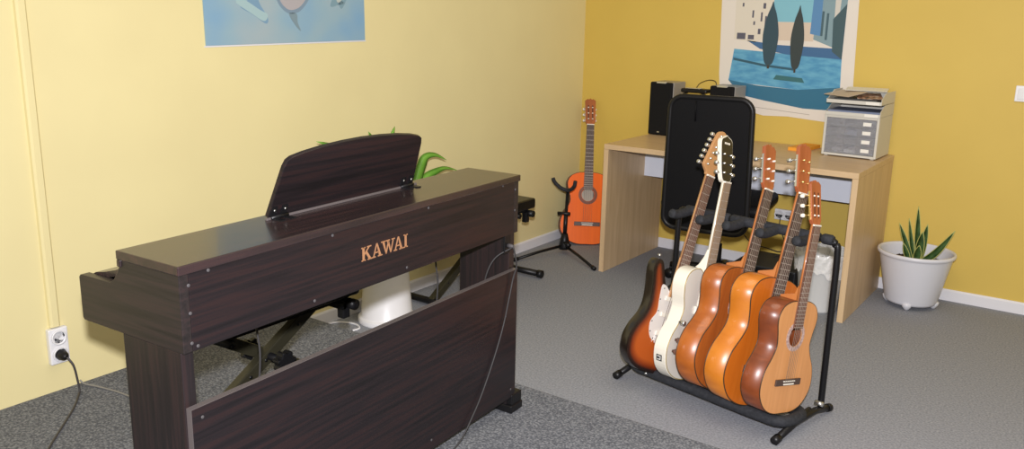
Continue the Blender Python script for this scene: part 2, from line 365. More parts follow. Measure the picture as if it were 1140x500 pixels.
# ------------------------------------------------------------------ planter behind the piano
def blade(m, base, tip, w, sag=.06, nrm=None, n=10, th=.0012, up=.08):
    base = Vector(base); tip = Vector(tip); pts = []; wd = []
    for i in range(n+1):
        t = i/n; p = base.lerp(tip, t); p.z += up*math.sin(PI*t)-sag*t*t*0
        pts.append(p); wd.append(max(.0015, w*math.sin(PI*(.12+.88*t))**.8))
    d = tip-base; nn = Vector((-d.y, d.x, 0)).cross(d) if nrm is None else Vector(nrm)
    if nn.length < 1e-4: nn = Vector((1, 0, 0))
    m.strip(pts, wd, nn, th); return m
wp = thing('potted_plant', 'tall white tapered planter with bright green leafy plant behind the piano', 'potted plant', (.19, -2.035, 0), 0)
MB().lathe([(.134, 0), (.135, .004), (.134, .022), (.131, .026), (.124, .027), (.120, .032), (.092, .40), (.095, .402), (.095, .412), (.086, .412), (.084, .37)], n=40, capt=False).build('planter', 'white', wp)
MB().lathe([(.078, .372), (.04, .382), (.01, .385)], n=24).build('soil', 'soil', wp)
st = MB()
for x, y, h in ((0, 0, .66), (.02, .03, .6), (-.02, -.03, .57)): st.tube([(x, y, .37), (x*1.5, y*1.5, h)], [.010, .007], 10)
st.build('stem', 'stem', wp)
for b, t_, w in [((0, -.02, .62), (.0, -.40, .89), .034), ((0, 0, .62), (.02, -.12, .905), .028), ((0, 0, .62), (-.02, .09, .905), .028),
               ((0, 0, .6), (.12, -.2, .80), .04), ((0, 0, .6), (-.1, -.1, .78), .04), ((0, 0, .6), (.13, .06, .74), .04), ((0, -.05, .55), (.04, -.33, .62), .045), ((0, 0, .6), (.0, -.25, .80), .04)]:
    m = MB(); blade(m, b, t_, w, up=.05, nrm=(1, -.6, .5)); m.build('leaf', 'leaf', wp)
for pts_, w_ in (([(.02, .05, .52), (.02, .17, .60), (.01, .235, .70), (.01, .27, .745), (.02, .33, .748), (.03, .40, .715)], .046),
                 ([(.02, .05, .50), (.02, .16, .58), (.02, .25, .645), (.03, .33, .672), (.03, .40, .676), (.03, .49, .650)], .038)):
    cc = catmull(pts_, 4); nn_ = len(cc)
    MB().strip(cc, [max(.0015, w_*min(1, .55+1.6*i/(nn_-1))*min(1, 1.9*(1-i/(nn_-1)))**.9) for i in range(nn_)], (1, -.5, .4), .0012).build('leaf', 'leaf', wp)

# ------------------------------------------------------------------ desk
X0, X1, DY, DH_, th = .578, 1.920, -.716, .73, .028
dk = thing('desk', 'pale birch desk with panel ends against the yellow back wall', 'desk', ((X0+X1)/2, DY/2, 0), 0)
cx, cy = (X0+X1)/2, DY/2
def loc(x, y, z): return (x-cx, y-cy, z)
MB().box(loc(X0, DY, DH_-th), loc(X1, -.006, DH_)).build('desktop', 'desk', dk, bevel=.0015)
MB().box(loc(X0, DY, 0), loc(X0+th, -.016, DH_-th-.0005)).build('side_panel', 'desk_v', dk, bevel=.0012)
MB().box(loc(X1-th, DY, 0), loc(X1, -.016, DH_-th-.0005)).build('side_panel', 'desk_v', dk, bevel=.0012)
MB().box(loc(X0+th, -.265, .494), loc(X1-th, -.245, DH_-th-.0005)).build('modesty_panel', 'greyboard', dk)

# low computer case lying flat under the desk
pc = thing('computer_case', 'dark grey computer case lying flat on the floor under the desk', 'computer', (1.42, -.31, 0), 0)
MB().box((-.17, -.115, .006), (.17, .2, .118)).build('case', 'darkgrey', pc, bevel=.004)
f = MB(); f.box((-.168, -.124, .008), (.168, -.1155, .116)); f.build('front_panel', 'black', pc, bevel=.004)
for x in (-.14, .14):
    for y in (-.08, .15): MB().lathe([(.014, 0), (.014, .0055)], (x, y, 0), 12).build('rubber_foot', 'black', pc)
tag(MB().tube(catmull([(1.36, -.023, .31), (1.37, -.05, .26), (1.42, -.08, .17), (1.40, -.1, .13), (1.32, -.09, .135), (1.22, -.06, .14), (1.15, -.05, .2), (1.1, -.04, .3), (1.05, -.1, .42), (.98, -.22, .48)], 8), .0028, 8).build('desk_cable', 'cable'),
    'thin dark cable drooping below the desk in front of the back wall', 'cable')
tag(MB().tube(catmull([(1.40, -.023, .31), (1.45, -.06, .30), (1.50, -.09, .26), (1.49, -.1, .2), (1.44, -.1, .14), (1.42, -.12, .121), (1.40, -.2, .121)], 8), .0028, 8).build('desk_cable', 'cable'),
    'dark cable curving from the wall socket down to the computer case', 'cable')

# ------------------------------------------------------------------ on the desk
def speaker(label, x, y, rz):
    t = thing('desktop_speaker', label, 'speaker', (x, y, DH_), rz)
    w, h, d = .142, .312, .17
    MB().box((-w/2, .012, .003), (w/2, d, h)).build('cabinet', 'speakergrey', t, bevel=.004)
    MB().box((-w/2, -.01, .003), (w/2, .0115, h)).build('front_grille', 'cloth', t, bevel=.008, seg=3)
    MB().prism([(-.036, -.004), (-.028, -.012), (.028, -.012), (.036, -.004), (.025, .012), (-.025, .012)], 2, h-.006, h+.003).build('trim', 'steel', t, bevel=.001)
    MB().box((-.010, -.0115, .018), (.004, -.0102, .024)).build('badge', 'steel', t)
    return t
speaker('black and grey desktop speaker at the left end of the desk', .648, -.185, -.02)
speaker('black and grey desktop speaker mostly hidden behind the chair back', 1.02, -.185, -.02)
hp = thing('headphones', 'black headphones with looped cable lying between the two speakers', 'headphones', (.85, -.13, DH_), 0)
m = MB(); m.tube([(.10*math.cos(a)-.02, .0, .16+.115*math.sin(a)) for a in [PI*i/14 for i in range(15)]], .008, 8); m.box((-.13, -.02, .0), (-.10, .03, .20)); m.box((.06, -.02, .0), (.09, .03, .2)); m.build('stand_band', 'black', hp, bevel=.003)
MB().box((-.09, -.04, .262), (.07, .03, .285)).build('head_pad', 'black', hp, bevel=.008)
MB().box((-.06, -.042, .2855), (.03, .0, .290)).build('top_plate', 'steel', hp, bevel=.002)
MB().tube(catmull([(-.02, .02, .285), (.0, .03, .315), (.05, .03, .335), (.09, .03, .33), (.095, .03, .30), (.06, .02, .275)], 6), .0022, 6).build('cable', 'black', hp)

dr = thing('drawer_unit', 'small desktop drawer unit with clear drawers at the right end of the desk', 'drawer unit', (1.752, -.275, DH_), -.03)
w, h, d = .27, .212, .245
m = MB(); t_ = .012
m.box((-w/2, 0, .006), (-w/2+t_, d, h)); m.box((w/2-t_, 0, .006), (w/2, d, h)); m.box((-w/2+t_, 0, h-t_), (w/2-t_, d, h)); m.box((-w/2+t_, 0, .006), (w/2-t_, d, .006+t_)); m.box((-w/2+t_, d-.006, .006+t_), (w/2-t_, d, h-t_))
for x in (-w/2+.012, w/2-.03):
    for y in (.01, d-.03): m.box((x, y, 0), (x+.018, y+.018, .006))
m.build('housing', 'cabinet', dr, bevel=.002)
zz = .020; hh = (h-t_-.020)/4
for i in range(4):
    z0 = zz+i*hh
    m = MB(); a, b = -w/2+t_+.001, w/2-t_-.001
    m.box((a, .002, z0+.0006), (b, .005, z0+hh-.0006)); m.box((a, .0055, z0+.002), (a+.003, d-.03, z0+hh-.006)); m.box((b-.003, .0055, z0+.002), (b, d-.03, z0+hh-.006)); m.box((a+.003, .0055, z0+.002), (b-.003, d-.03, z0+.004))
    dd = m.build('drawer', 'clear', dr)
    for x in (-.035, .03): MB().box((x, .0058, z0+.0045), (x+.0025, d-.035, z0+hh-.008)).build('divider', 'clear', dd)
    MB().box((.058, .0005, z0+.013), (.098, .0018, z0+hh-.014)).build('label_card', 'paper', dd)
    MB().box((-.030, -.004, z0+hh-.0085), (.025, .0018, z0+hh-.005)).build('handle', 'clear', dd)
    MB().box((-.028, .02, z0+.0045), (.026, .12, z0+(.03 if i in (1, 2) else .02))).build('contents', 'bluepaper' if i == 2 else ('paper' if i == 0 else 'darkgrey'), dd)
    MB().box((-.10+.008*i, .06, z0+.0045), (-.045, .17, z0+.018)).build('contents', 'speakergrey' if i else 'paper', dd)
for k in range(2):
    t = thing('letter_tray', ('lower grey letter tray holding blue papers on the drawer unit', 'upper grey letter tray piled with loose papers above the drawer unit')[k], 'letter tray', (1.752, -.275, DH_+h+.0005+k*.062), -.03, 'letter trays on the drawer unit')
    m = MB(); m.box((-.135, 0, 0), (.135, .25, .003)); m.prism([(0, .0032), (.25, .0032), (.25, .060), (.11, .060), (.02, .022), (0, .020)], 0, -.135, -.132); m.prism([(0, .0032), (.25, .0032), (.25, .060), (.07, .060), (.0, .03)], 0, .132, .135); m.box((-.1318, .247, .0032), (.1318, .25, .05))
    m.build('tray', 'cabinet', t, bevel=.001)
    MB().box((-.134, -.003, -.0), (.134, -.0002, .018)).build('front_lip', 'cabinet', t, bevel=.001)
    MB().box((.06, -.0045, .002), (.125, -.0032, .016)).build('label_card', 'paper', t)
def sheet(name, label, x, y, z, rz, w, d, m_, hgt=.0015, tilt_=0):
    o = MB().box((-w/2, -d/2, 0), (w/2, d/2, hgt)).build(name, m_); o.matrix_world = T(x, y, z) @ RZ(rz) @ RX(tilt_); return tag(o, label, 'paper', None)
z1 = DH_+h+.0045
sheet('paper_stack', 'stack of blue folders lying in the lower letter tray', 1.752, -.165, z1, 0.02, .25, .20, 'bluepaper', .022)
sheet('paper_stack', 'dark printed papers lying in the upper letter tray', 1.765, -.17, z1+.062, -.08, .21, .2, 'darkgrey', .022)
sheet('paper_sheet', 'brown leaflet leaning on the right of the upper letter tray', 1.80, -.175, z1+.094, .3, .12, .17, 'leaflet', .002, .10)
sheet('paper_sheet', 'tan sheet of paper overhanging the upper left of the letter tray', 1.69, -.205, z1+.103, -.55, .17, .125, 'paper_tan', .002, .16)
sheet('paper_sheet', 'white sheet of paper lying across the top of the letter trays', 1.77, -.105, z1+.122, .15, .2, .13, 'paper', .002, .06)
ob = MB().box((-.045, -.11, 0), (.045, .11, .018)).build('orange_box', 'orangepaper', bevel=.002); ob.matrix_world = T(1.487, -.13, DH_) @ RZ(-.1)
tag(ob, 'flat bright orange card box on the desk left of the drawer unit', 'box')

# ------------------------------------------------------------------ office chair
ch = thing('office_chair', 'black high backed office chair seen from behind at the desk', 'chair', (1.222, -.60, 0), .14)
# local: +Y forward (towards the desk), back at -Y
out = []
W2, z0, z1b = .196, .39, 1.045
def rrect(w, z0, z1, r, n=6, bow=.0):
    pts = []
    for cx_, cz, a0 in ((w-r, z0+r, -PI/2), (w-r, z1-r, 0), (-w+r, z1-r, PI/2), (-w+r, z0+r, PI)):
        for i in range(n+1):
            a = a0+i*PI/2/n; pts.append((cx_+r*math.cos(a), cz+r*math.sin(a)))
    return pts
m = MB()
pts = rrect(W2, z0, z1b, .06)
pts = [(x*(1+.06*(1-(z-z0)/(z1b-z0))), z) for x, z in pts]
lean = T(0, -.30, 0) @ RX(.03)
m.prism(pts, 1, -.012, .012, lean); m.build('backrest', 'mesh', ch, bevel=.006)
m = MB(); m.tube([lean @ Vector((x, -.006, z)) for x, z in pts], .0135, 10, closed=True); m.build('back_frame', 'blackmetal', ch)
m = MB(); m.tube([lean @ Vector((-.07, -.015, .93)), lean @ Vector((-.07, -.018, .99)), lean @ Vector((-.07, -.014, 1.03))], .004, 6); m.build('seam', 'mesh', ch)
m = MB(); m.box((-.255, -.24, .455), (.255, .24, .52)); m.build('seat', 'mesh', ch, bevel=.03, seg=4)
m = MB(); m.tube(catmull([(0, .0, .43), (0, -.18, .42), (0, -.275, .43), (0, -.292, .50), (0, -.29, .62)], 5), .02, 12); m.build('back_bracket', 'blackmetal', ch)
MB().box((-.10, -.12, .405), (.10, .12, .454)).build('seat_plate', 'black', ch, bevel=.006)
MB().tube([(0, 0, .10), (0, 0, .25), (0, 0, .2501), (0, 0, .404)], [.026, .026, .016, .016], 16).build('gas_column', 'blackmetal', ch)
for k in range(5):
    a = k*2*PI/5+.35; d_ = Vector((math.cos(a), math.sin(a), 0))
    m = MB(); m.tube([d_*.02+Vector((0, 0, .105)), d_*.15+Vector((0, 0, .098)), d_*.275+Vector((0, 0, .078))], [.026, .021, .016], 10); m.build('base_arm', 'black', ch)
    cs = MB(); s_ = d_.cross(Vector((0, 0, 1)))
    for q in (-1, 1): cs.disc_cyl(d_*.275+Vector((0, 0, .028))+s_*.006*q, s_*q, .028, .018, 18)
    cs.tube([d_*.275+Vector((0, 0, .03)), d_*.275+Vector((0, 0, .08))], .008, 8); cs.build('caster', 'black', ch)

# ------------------------------------------------------------------ waste bin under the desk
wb = thing('waste_bin', 'translucent white waste bin with a plastic liner under the desk', 'waste bin', (1.755, -.56, 0), 0)
MB().lathe([(.088, 0), (.092, .01), (.122, .285), (.128, .29), (.124, .293), (.117, .285), (.088, .012), (.02, .008)], n=40, capt=False).build('bin', 'binplastic', wb)
m = MB(); n0 = 48; rings = []
prof_ = [(.130, .20), (.131, .245), (.133, .285), (.129, .305), (.119, .30), (.108, .2), (.09, .06), (.03, .03)]
for r, z in prof_:
    rings.append([m.bm.verts.new(((r+random.uniform(-.002, .003))*math.cos(2*PI*k/n0), (r+random.uniform(-.002, .003))*math.sin(2*PI*k/n0), z+(random.uniform(-.02, .02) if z == .20 else random.uniform(-.004, .004)))) for k in range(n0)])
for A, B in zip(rings, rings[1:]):
    for k in range(n0): m.bm.faces.new((A[k], A[(k+1) % n0], B[(k+1) % n0], B[k]))
m.build('bin_liner', 'bag', wb)

# ------------------------------------------------------------------ snake plant
sp = thing('potted_snake_plant', 'large white plant pot with a small snake plant right of the desk', 'potted plant', (2.118, -.205, 0), 0)
m = MB(); m.lathe([(.10, .022), (.118, .024), (.124, .035), (.170, .262), (.172, .268), (.181, .272), (.183, .282), (.180, .290), (.172, .290), (.168, .282), (.166, .262), (.155, .215)], n=56, capt=False); m.build('pot', 'potwhite', sp)
for k in range(4):
    a = -PI/2+.05+k*PI/2
    m = MB(); m.lathe([(.004, 0), (.012, .006), (.022, .02), (.026, .034), (.018, .042)], (.108*math.cos(a), .108*math.sin(a), 0), 16); m.build('pot_foot', 'potwhite', sp)
m = MB(); m.lathe([(.158, .222), (.11, .232), (.05, .240), (.01, .242)], n=32); m.build('soil', 'soil', sp)
m = MB()
for k in range(150):
    r_ = .145*math.sqrt(random.random()); a = random.uniform(0, 2*PI); s = random.uniform(.005, .011)
    m.lathe([(s*.3, 0), (s, s*.5), (s*.3, s)], (r_*math.cos(a), r_*math.sin(a), .225+.018*(1-r_/.15)), 6)
tag(m.build('soil_crumbs', 'soil', sp), kind='stuff')
def sleaf(base, tip, w, up):
    m = MB(); blade(m, base, tip, w, nrm=(-.3, -1, .1), up=up, n=12, th=.002); lf = m.build('leaf', 'leafdark', sp)
    b = Vector(base); t = Vector(tip)
    for s in (-1, 1):
        pp = []
        for i in range(13):
            q = i/12; p = b.lerp(t, q); p.z += up*math.sin(PI*q); d = (t-b).normalized(); sd = d.cross(Vector((-.3, -1, .1)).normalized()).normalized()
            ww = w*math.sin(PI*(.12+.88*q))**.8/2; pp.append(p+sd*s*ww*.93)
        MB().tube(pp, .0018, 6).build('leaf_margin', 'leafedge', lf)
for b, t_, w_, u_ in [((.01, -.02, .235), (-.012, -.03, .52), .030, .0), ((.02, -.03, .235), (.165, -.04, .425), .036, -.03), ((-.01, -.03, .235), (-.088, -.04, .425), .028, .0),
                  ((.0, -.03, .235), (-.048, -.03, .455), .024, -.01), ((.015, -.04, .235), (.025, -.05, .40), .045, .0), ((.02, .0, .235), (.035, .0, .43), .036, 0), ((-.02, -.05, .235), (-.055, -.06, .33), .03, 0), ((.01, -.05, .235), (.02, -.06, .33), .04, 0)]:
    sleaf(b, t_, w_, u_)

# ------------------------------------------------------------------ posters
po = thing('wall_poster', 'blue art print with a pale round shape on the left wall', 'poster', (0, -2.385, 1.75), PI/2)
w = .842
MB().box((-w/2, -.004, -.468), (w/2, -.0005, .47), RY(-.012)).build('print', textured('blue_airbrush', [(.3, (.20, .38, .57)), (.5, (.28, .43, .52)), (.7, (.36, .45, .49))], nscale=3.2, detail=2, rough=.35), po)
MB().box((-w/2-.006, -.003, -.474), (w/2+.006, -.0003, -.4685), RY(-.012)).build('lower_margin', 'base', po)
def blob(name, pts, col, y):
    pts = catmull([(a, b+.035, 0) for a, b in pts], 6, True)
    MB().prism([(p.x, p.y) for p in pts], 1, y, y+.0006).build(name, mat(name+'_ink', col, .4), po)
blob('pale_oval', [(-.07, -.25), (-.06, -.32), (-.035, -.355), (.0, -.37), (.05, -.355), (.09, -.31), (.10, -.25), (.02, -.2)], (.42, .40, .42), -.0054)
blob('oval_rim', [(-.085, -.25), (-.075, -.32), (-.045, -.365), (.0, -.385), (.055, -.37), (.105, -.315), (.115, -.25), (.02, -.2)], (.20, .29, .38), -.0047)
blob('fold', [(-.20, -.27), (-.17, -.27), (-.16, -.34), (-.12, -.40), (-.13, -.425), (-.19, -.39), (-.25, -.36), (-.21, -.33)], (.19, .33, .47), -.0047)
blob('pale_fold', [(-.24, -.33), (-.16, -.37), (-.12, -.39), (-.14, -.415), (-.20, -.385), (-.27, -.345)], (.36, .52, .55), -.0052)
blob('pale_fold', [(.26, -.25), (.25, -.30), (.265, -.335), (.30, -.31), (.34, -.26), (.36, -.23)], (.46, .52, .50), -.0052)
blob('fold', [(.34, -.24), (.30, -.31), (.26, -.345), (.22, -.35), (.25, -.30), (.28, -.36), (.31, -.33), (.36, -.25)], (.20, .33, .40), -.0047)
blob('shadow_stroke', [(-.01, -.385), (.03, -.385), (.035, -.42), (.05, -.455), (.02, -.43)], (.20, .29, .34), -.0047)

p2 = thing('wall_poster', 'large poster with white border and blue picture on the back wall', 'poster', (1.29, 0, 1.3), 0)
def X(x): return x-1.29
def Z(z): return z-1.3
MB().prism([(X(.938), Z(.935)), (X(1.07), Z(.905)), (X(1.20), Z(.878)), (X(1.34), Z(.884)), (X(1.46), Z(.876)), (X(1.60), Z(.868)), (X(1.692), Z(.862)), (X(1.672), Z(1.09)), (X(1.657), Z(1.52)), (X(1.655), Z(1.86)), (X(.893), Z(1.86)), (X(.905), Z(1.515)), (X(.92), Z(1.1))], 1, -.003, -.0005).build('print', mat('poster_paper', (.75, .70, .64), .4), p2)
def patch(name, pts, m_, y): MB().prism([(X(a), Z(b)) for a, b in pts], 1, -y, -y+.0004).build(name, m_, p2)
ink = lambda n, c: mat(n+'_ink', c, .35)
skyblue = textured('pale_blue_ink', [(.35, (.07, .28, .50)), (.65, (.14, .41, .60))], nscale=14, rough=.35, scale=(1, 1, 3))
patch('ground', [(1.0, 1.245), (1.60, 1.21), (1.607, 1.06), (1.38, 1.035), (1.12, 1.05), (.979, 1.065)], skyblue, .0034)
patch('dark_band', [(.977, 1.068), (1.15, 1.045), (1.38, 1.035), (1.607, 1.062), (1.585, .935), (1.42, .935), (1.2, .963), (1.06, .985)], ink('deep_teal', (.035, .16, .27)), .0036)
patch('sky', [(1.21, 1.85), (1.43, 1.85), (1.44, 1.345), (1.19, 1.345)], ink('sky', (.22, .50, .62)), .0034)
patch('distance', [(1.17, 1.40), (1.44, 1.40), (1.44, 1.30), (1.16, 1.30)], ink('distance', (.66, .55, .45)), .0038)
patch('pale_block', [(.985, 1.85), (1.215, 1.85), (1.205, 1.33), (1.12, 1.285), (.995, 1.30)], ink('pale_block', (.70, .65, .56)), .0042)
for a, b, c, d in [(1.01, 1.30, 1.06, 1.335), (1.075, 1.30, 1.11, 1.325), (1.13, 1.33, 1.145, 1.36), (1.09, 1.42, 1.10, 1.46), (1.15, 1.47, 1.165, 1.5), (1.165, 1.36, 1.175, 1.43), (1.03, 1.48, 1.04, 1.50), (1.10, 1.38, 1.11, 1.40), (1.14, 1.40, 1.15, 1.45)]:
    patch('window_mark', [(a, b), (c, b), (c, d), (a, d)], ink('window_mark', (.10, .10, .14)), .0046)
patch('blue_strip', [(1.43, 1.85), (1.47, 1.85), (1.475, 1.33), (1.42, 1.34)], ink('strip', (.10, .25, .48)), .0042)
patch('grey_block', [(1.455, 1.85), (1.60, 1.85), (1.60, 1.23), (1.55, 1.27), (1.44, 1.31)], ink('grey_block', (.22, .33, .38)), .004)
patch('pale_wall', [(1.53, 1.85), (1.58, 1.85), (1.56, 1.28), (1.545, 1.28)], ink('pale_wall', (.62, .60, .55)), .0046)
patch('dark_block', [(1.535, 1.42), (1.60, 1.50), (1.60, 1.21), (1.545, 1.25)], ink('dark_block', (.05, .10, .12)), .005)
for a, b, c, d in [(1.475, 1.33, 1.487, 1.46), (1.50, 1.31, 1.512, 1.45)]:
    patch('window_mark', [(a, b), (c, b), (c, d), (a, d)], ink('window_dark', (.06, .12, .15)), .0046)
patch('blue_shade', [(1.07, 1.295), (1.25, 1.275), (1.42, 1.27), (1.60, 1.265), (1.60, 1.21), (1.3, 1.225), (1.15, 1.25)], ink('shade', (.05, .14, .30)), .0042)
# plain upright dark shapes (generic)
def post(x, z0, z1, w, c): 
    h = z1-z0
    pts = catmull([(x-w*.22, z0+.04*h, 0), (x-w*.42, z0+h*.22, 0), (x-w*.52, z0+h*.5, 0), (x-w*.34, z0+h*.78, 0), (x-w*.10, z0+h*.95, 0), (x, z1+.01, 0), (x+w*.10, z0+h*.95, 0), (x+w*.34, z0+h*.78, 0), (x+w*.52, z0+h*.5, 0), (x+w*.42, z0+h*.22, 0), (x+w*.22, z0+.04*h, 0)], 4, True)
    patch('tree_trunk', [(x-w*.08, z0-.012), (x+w*.08, z0-.012), (x+w*.06, z0+.06), (x-w*.06, z0+.06)], ink('trunk', (.05, .04, .03)), .0050)
    patch('dark_tree', [(p.x, p.y) for p in pts], ink('tree', c), .0054)
post(1.205, 1.155, 1.50, .085, (.03, .07, .10)); post(1.355, 1.14, 1.48, .07, (.035, .05, .055))
patch('tree_shadow', [(1.0, 1.195), (1.19, 1.165), (1.36, 1.15), (1.36, 1.138), (1.19, 1.152), (1.0, 1.182)], ink('shadow', (.03, .10, .15)), .0048)
patch('plate', [(1.255, 1.11), (1.40, 1.10), (1.415, 1.075), (1.24, 1.085)], ink('plate', (.04, .15, .17)), .0044)
patch('caption_line', [(1.13, .925), (1.46, .905), (1.46, .902), (1.13, .922)], ink('caption', (.42, .38, .34)), .0036)

# ------------------------------------------------------------------ guitars
def outline_cl(Ls=1.0):
    half = [(0, 0), (.07, .003), (.13, .028), (.172, .08), (.182, .135), (.168, .195), (.135, .25), (.118, .295), (.125, .345), (.138, .392), (.136, .43), (.112, .465), (.07, .483), (.03, .487)]
    pts = [(x, z) for x, z in half]+[(-x, z) for x, z in half[::-1] if x > 0]
    return [(p.x, p.y) for p in catmull([(a, b, 0) for a, b in pts], 4, True)]
FR = [0]+[.65*(1-2**(-i/12)) for i in range(1, 20)]
def gframe(o, mtx): o.matrix_world = mtx
def body_shell(out, depth, hole=None):
    """open box: side wall and back, with a face ring holding the hole separately"""
    m = MB(); n = len(out)
    A = [m.bm.verts.new((x, 0.0, z)) for x, z in out]; B = [m.bm.verts.new((x, depth, z)) for x, z in out]
    for i in range(n): m.bm.faces.new((A[i], B[i], B[(i+1) % n], A[(i+1) % n])).smooth = True
    m.bm.faces.new(B); m.bm.edges.ensure_lookup_table()
    for e in m.bm.edges:
        if all(abs(v.co.y-depth) < 1e-6 for v in e.verts): e.smooth = False
    return m
def face_with_hole(out, hc, hr, y0, y1):
    m = MB(); bm = m.bm
    for y in (y0, y1):
        a = [bm.verts.new((x, y, z)) for x, z in out]; e = [bm.edges.new((a[i], a[(i+1) % len(a)])) for i in range(len(a))]
        h = [bm.verts.new((hc[0]+hr*math.cos(2*PI*k/28), y, hc[1]+hr*math.sin(2*PI*k/28))) for k in range(28)]; e += [bm.edges.new((h[i], h[(i+1) % 28])) for i in range(28)]
        bmesh.ops.triangle_fill(bm, use_beauty=True, edges=e)
        if y == y0: a0, h0 = a, h
    for P_, Q in ((a0, a), (h0, h)):
        for i in range(len(P_)): bm.faces.new((P_[i], P_[(i+1) % len(P_)], Q[(i+1) % len(P_)], Q[i]))
    return m
def peg_pair(parent, L, zc, tilt, hw, classical, metal, sides=(-1, 1), knob='bone'):
    for s in sides:
        for i in range(3):
            z = .035+i*.037
            m = MB()
            if classical:
                m.tube([tilt @ Vector((s*(hw-.014), .004, z)), tilt @ Vector((s*(hw-.014), .030, z))], .0035, 8)
                m.tube([tilt @ Vector((s*(hw-.010), .030, z)), tilt @ Vector((s*(hw+.008), .030, z))], .0022, 8)
                k = m.build('tuning_peg', metal, parent)
                m = MB(); m.tube([tilt @ Vector((s*(hw+.006), .030, z)), tilt @ Vector((s*(hw+.010), .030, z)), tilt @ Vector((s*(hw+.020), .030, z)), tilt @ Vector((s*(hw+.022), .030, z))], [.004, .008, .0085, .005], 10); m.build('peg_button', knob, k)
            else:
                m.tube([tilt @ Vector((s*(hw-.016), -.010, z)), tilt @ Vector((s*(hw-.016), .014, z))], .0035, 8)
                m.tube([tilt @ Vector((s*(hw-.02), .010, z)), tilt @ Vector((s*(hw+.012), .010, z))], .003, 8)
                k = m.build('tuning_peg', metal, parent)
                m = MB(); m.tube([tilt @ Vector((s*(hw+.010), .010, z)), tilt @ Vector((s*(hw+.014), .010, z)), tilt @ Vector((s*(hw+.024), .010, z))], [.004, .0085, .008], 10); m.build('peg_button', knob, k)
def neck_parts(t, zn, zb, w0, w1, neckm, fbm, frets, ytop, back):
    """zn nut height, zb end of fretboard; ytop front face y of fretboard (negative = out)"""
    zj = .46
    m = MB(); prof = lambda w: [(-w/2, ytop+.006), (-w/2*.85, ytop+.018), (0, ytop+.026), (w/2*.85, ytop+.018), (w/2, ytop+.006)]
    a = [m.bm.verts.new((x, y, zj)) for x, y in prof(w1)]; b = [m.bm.verts.new((x, y, zn+.005)) for x, y in prof(w0)]
    for i in range(4): m.bm.faces.new((a[i], a[i+1], b[i+1], b[i])).smooth = i not in ()
    m.bm.faces.new((a[4], a[0], b[0], b[4])); m.bm.faces.new(a); m.bm.faces.new(b[::-1]); m.build('neck', neckm, t)
    if back > 0:
        m = MB(); m.prism([(ytop+.0065, .487), (ytop+.0065, .555), (ytop+.024, .55), (ytop+.035, .515), (back-.004, .497), (back-.004, .4875)], 0, -.022, .022); m.build('neck_heel', neckm, t, bevel=.003)
    m = MB(); m.prism([(-w1/2*1.05, zb), (w1/2*1.05, zb), (w0/2, zn), (-w0/2, zn)], 1, ytop, ytop+.0055); m.mi = 1
    for i, f in enumerate(frets):
        z = zn-f
        if z < zb+.004 or i == 0: continue
        w = w0+(w1*1.05-w0)*(zn-z)/(zn-zb)
        m.box((-w/2+.001, ytop-.0011, z-.0010), (w/2-.001, ytop, z+.0010))
    m.build('fretboard', [fbm, 'fretwire'], t)
    MB().box((-w0/2, ytop-.003, zn), (w0/2, ytop+.0055, zn+.006)).build('nut', 'bone', t)
def strings(t, zn, zs, wn, ws, ytop, ysad, hd, tiltm, mt, slot=None):
    for i in range(6):
        k = i/5-.5; r = .0005+.00012*(5-i)
        MB().tube([(k*wn*.82, ytop-.0035, zn+.004), (k*ws, ysad, zs)], r, 5).build('string', mt, t)
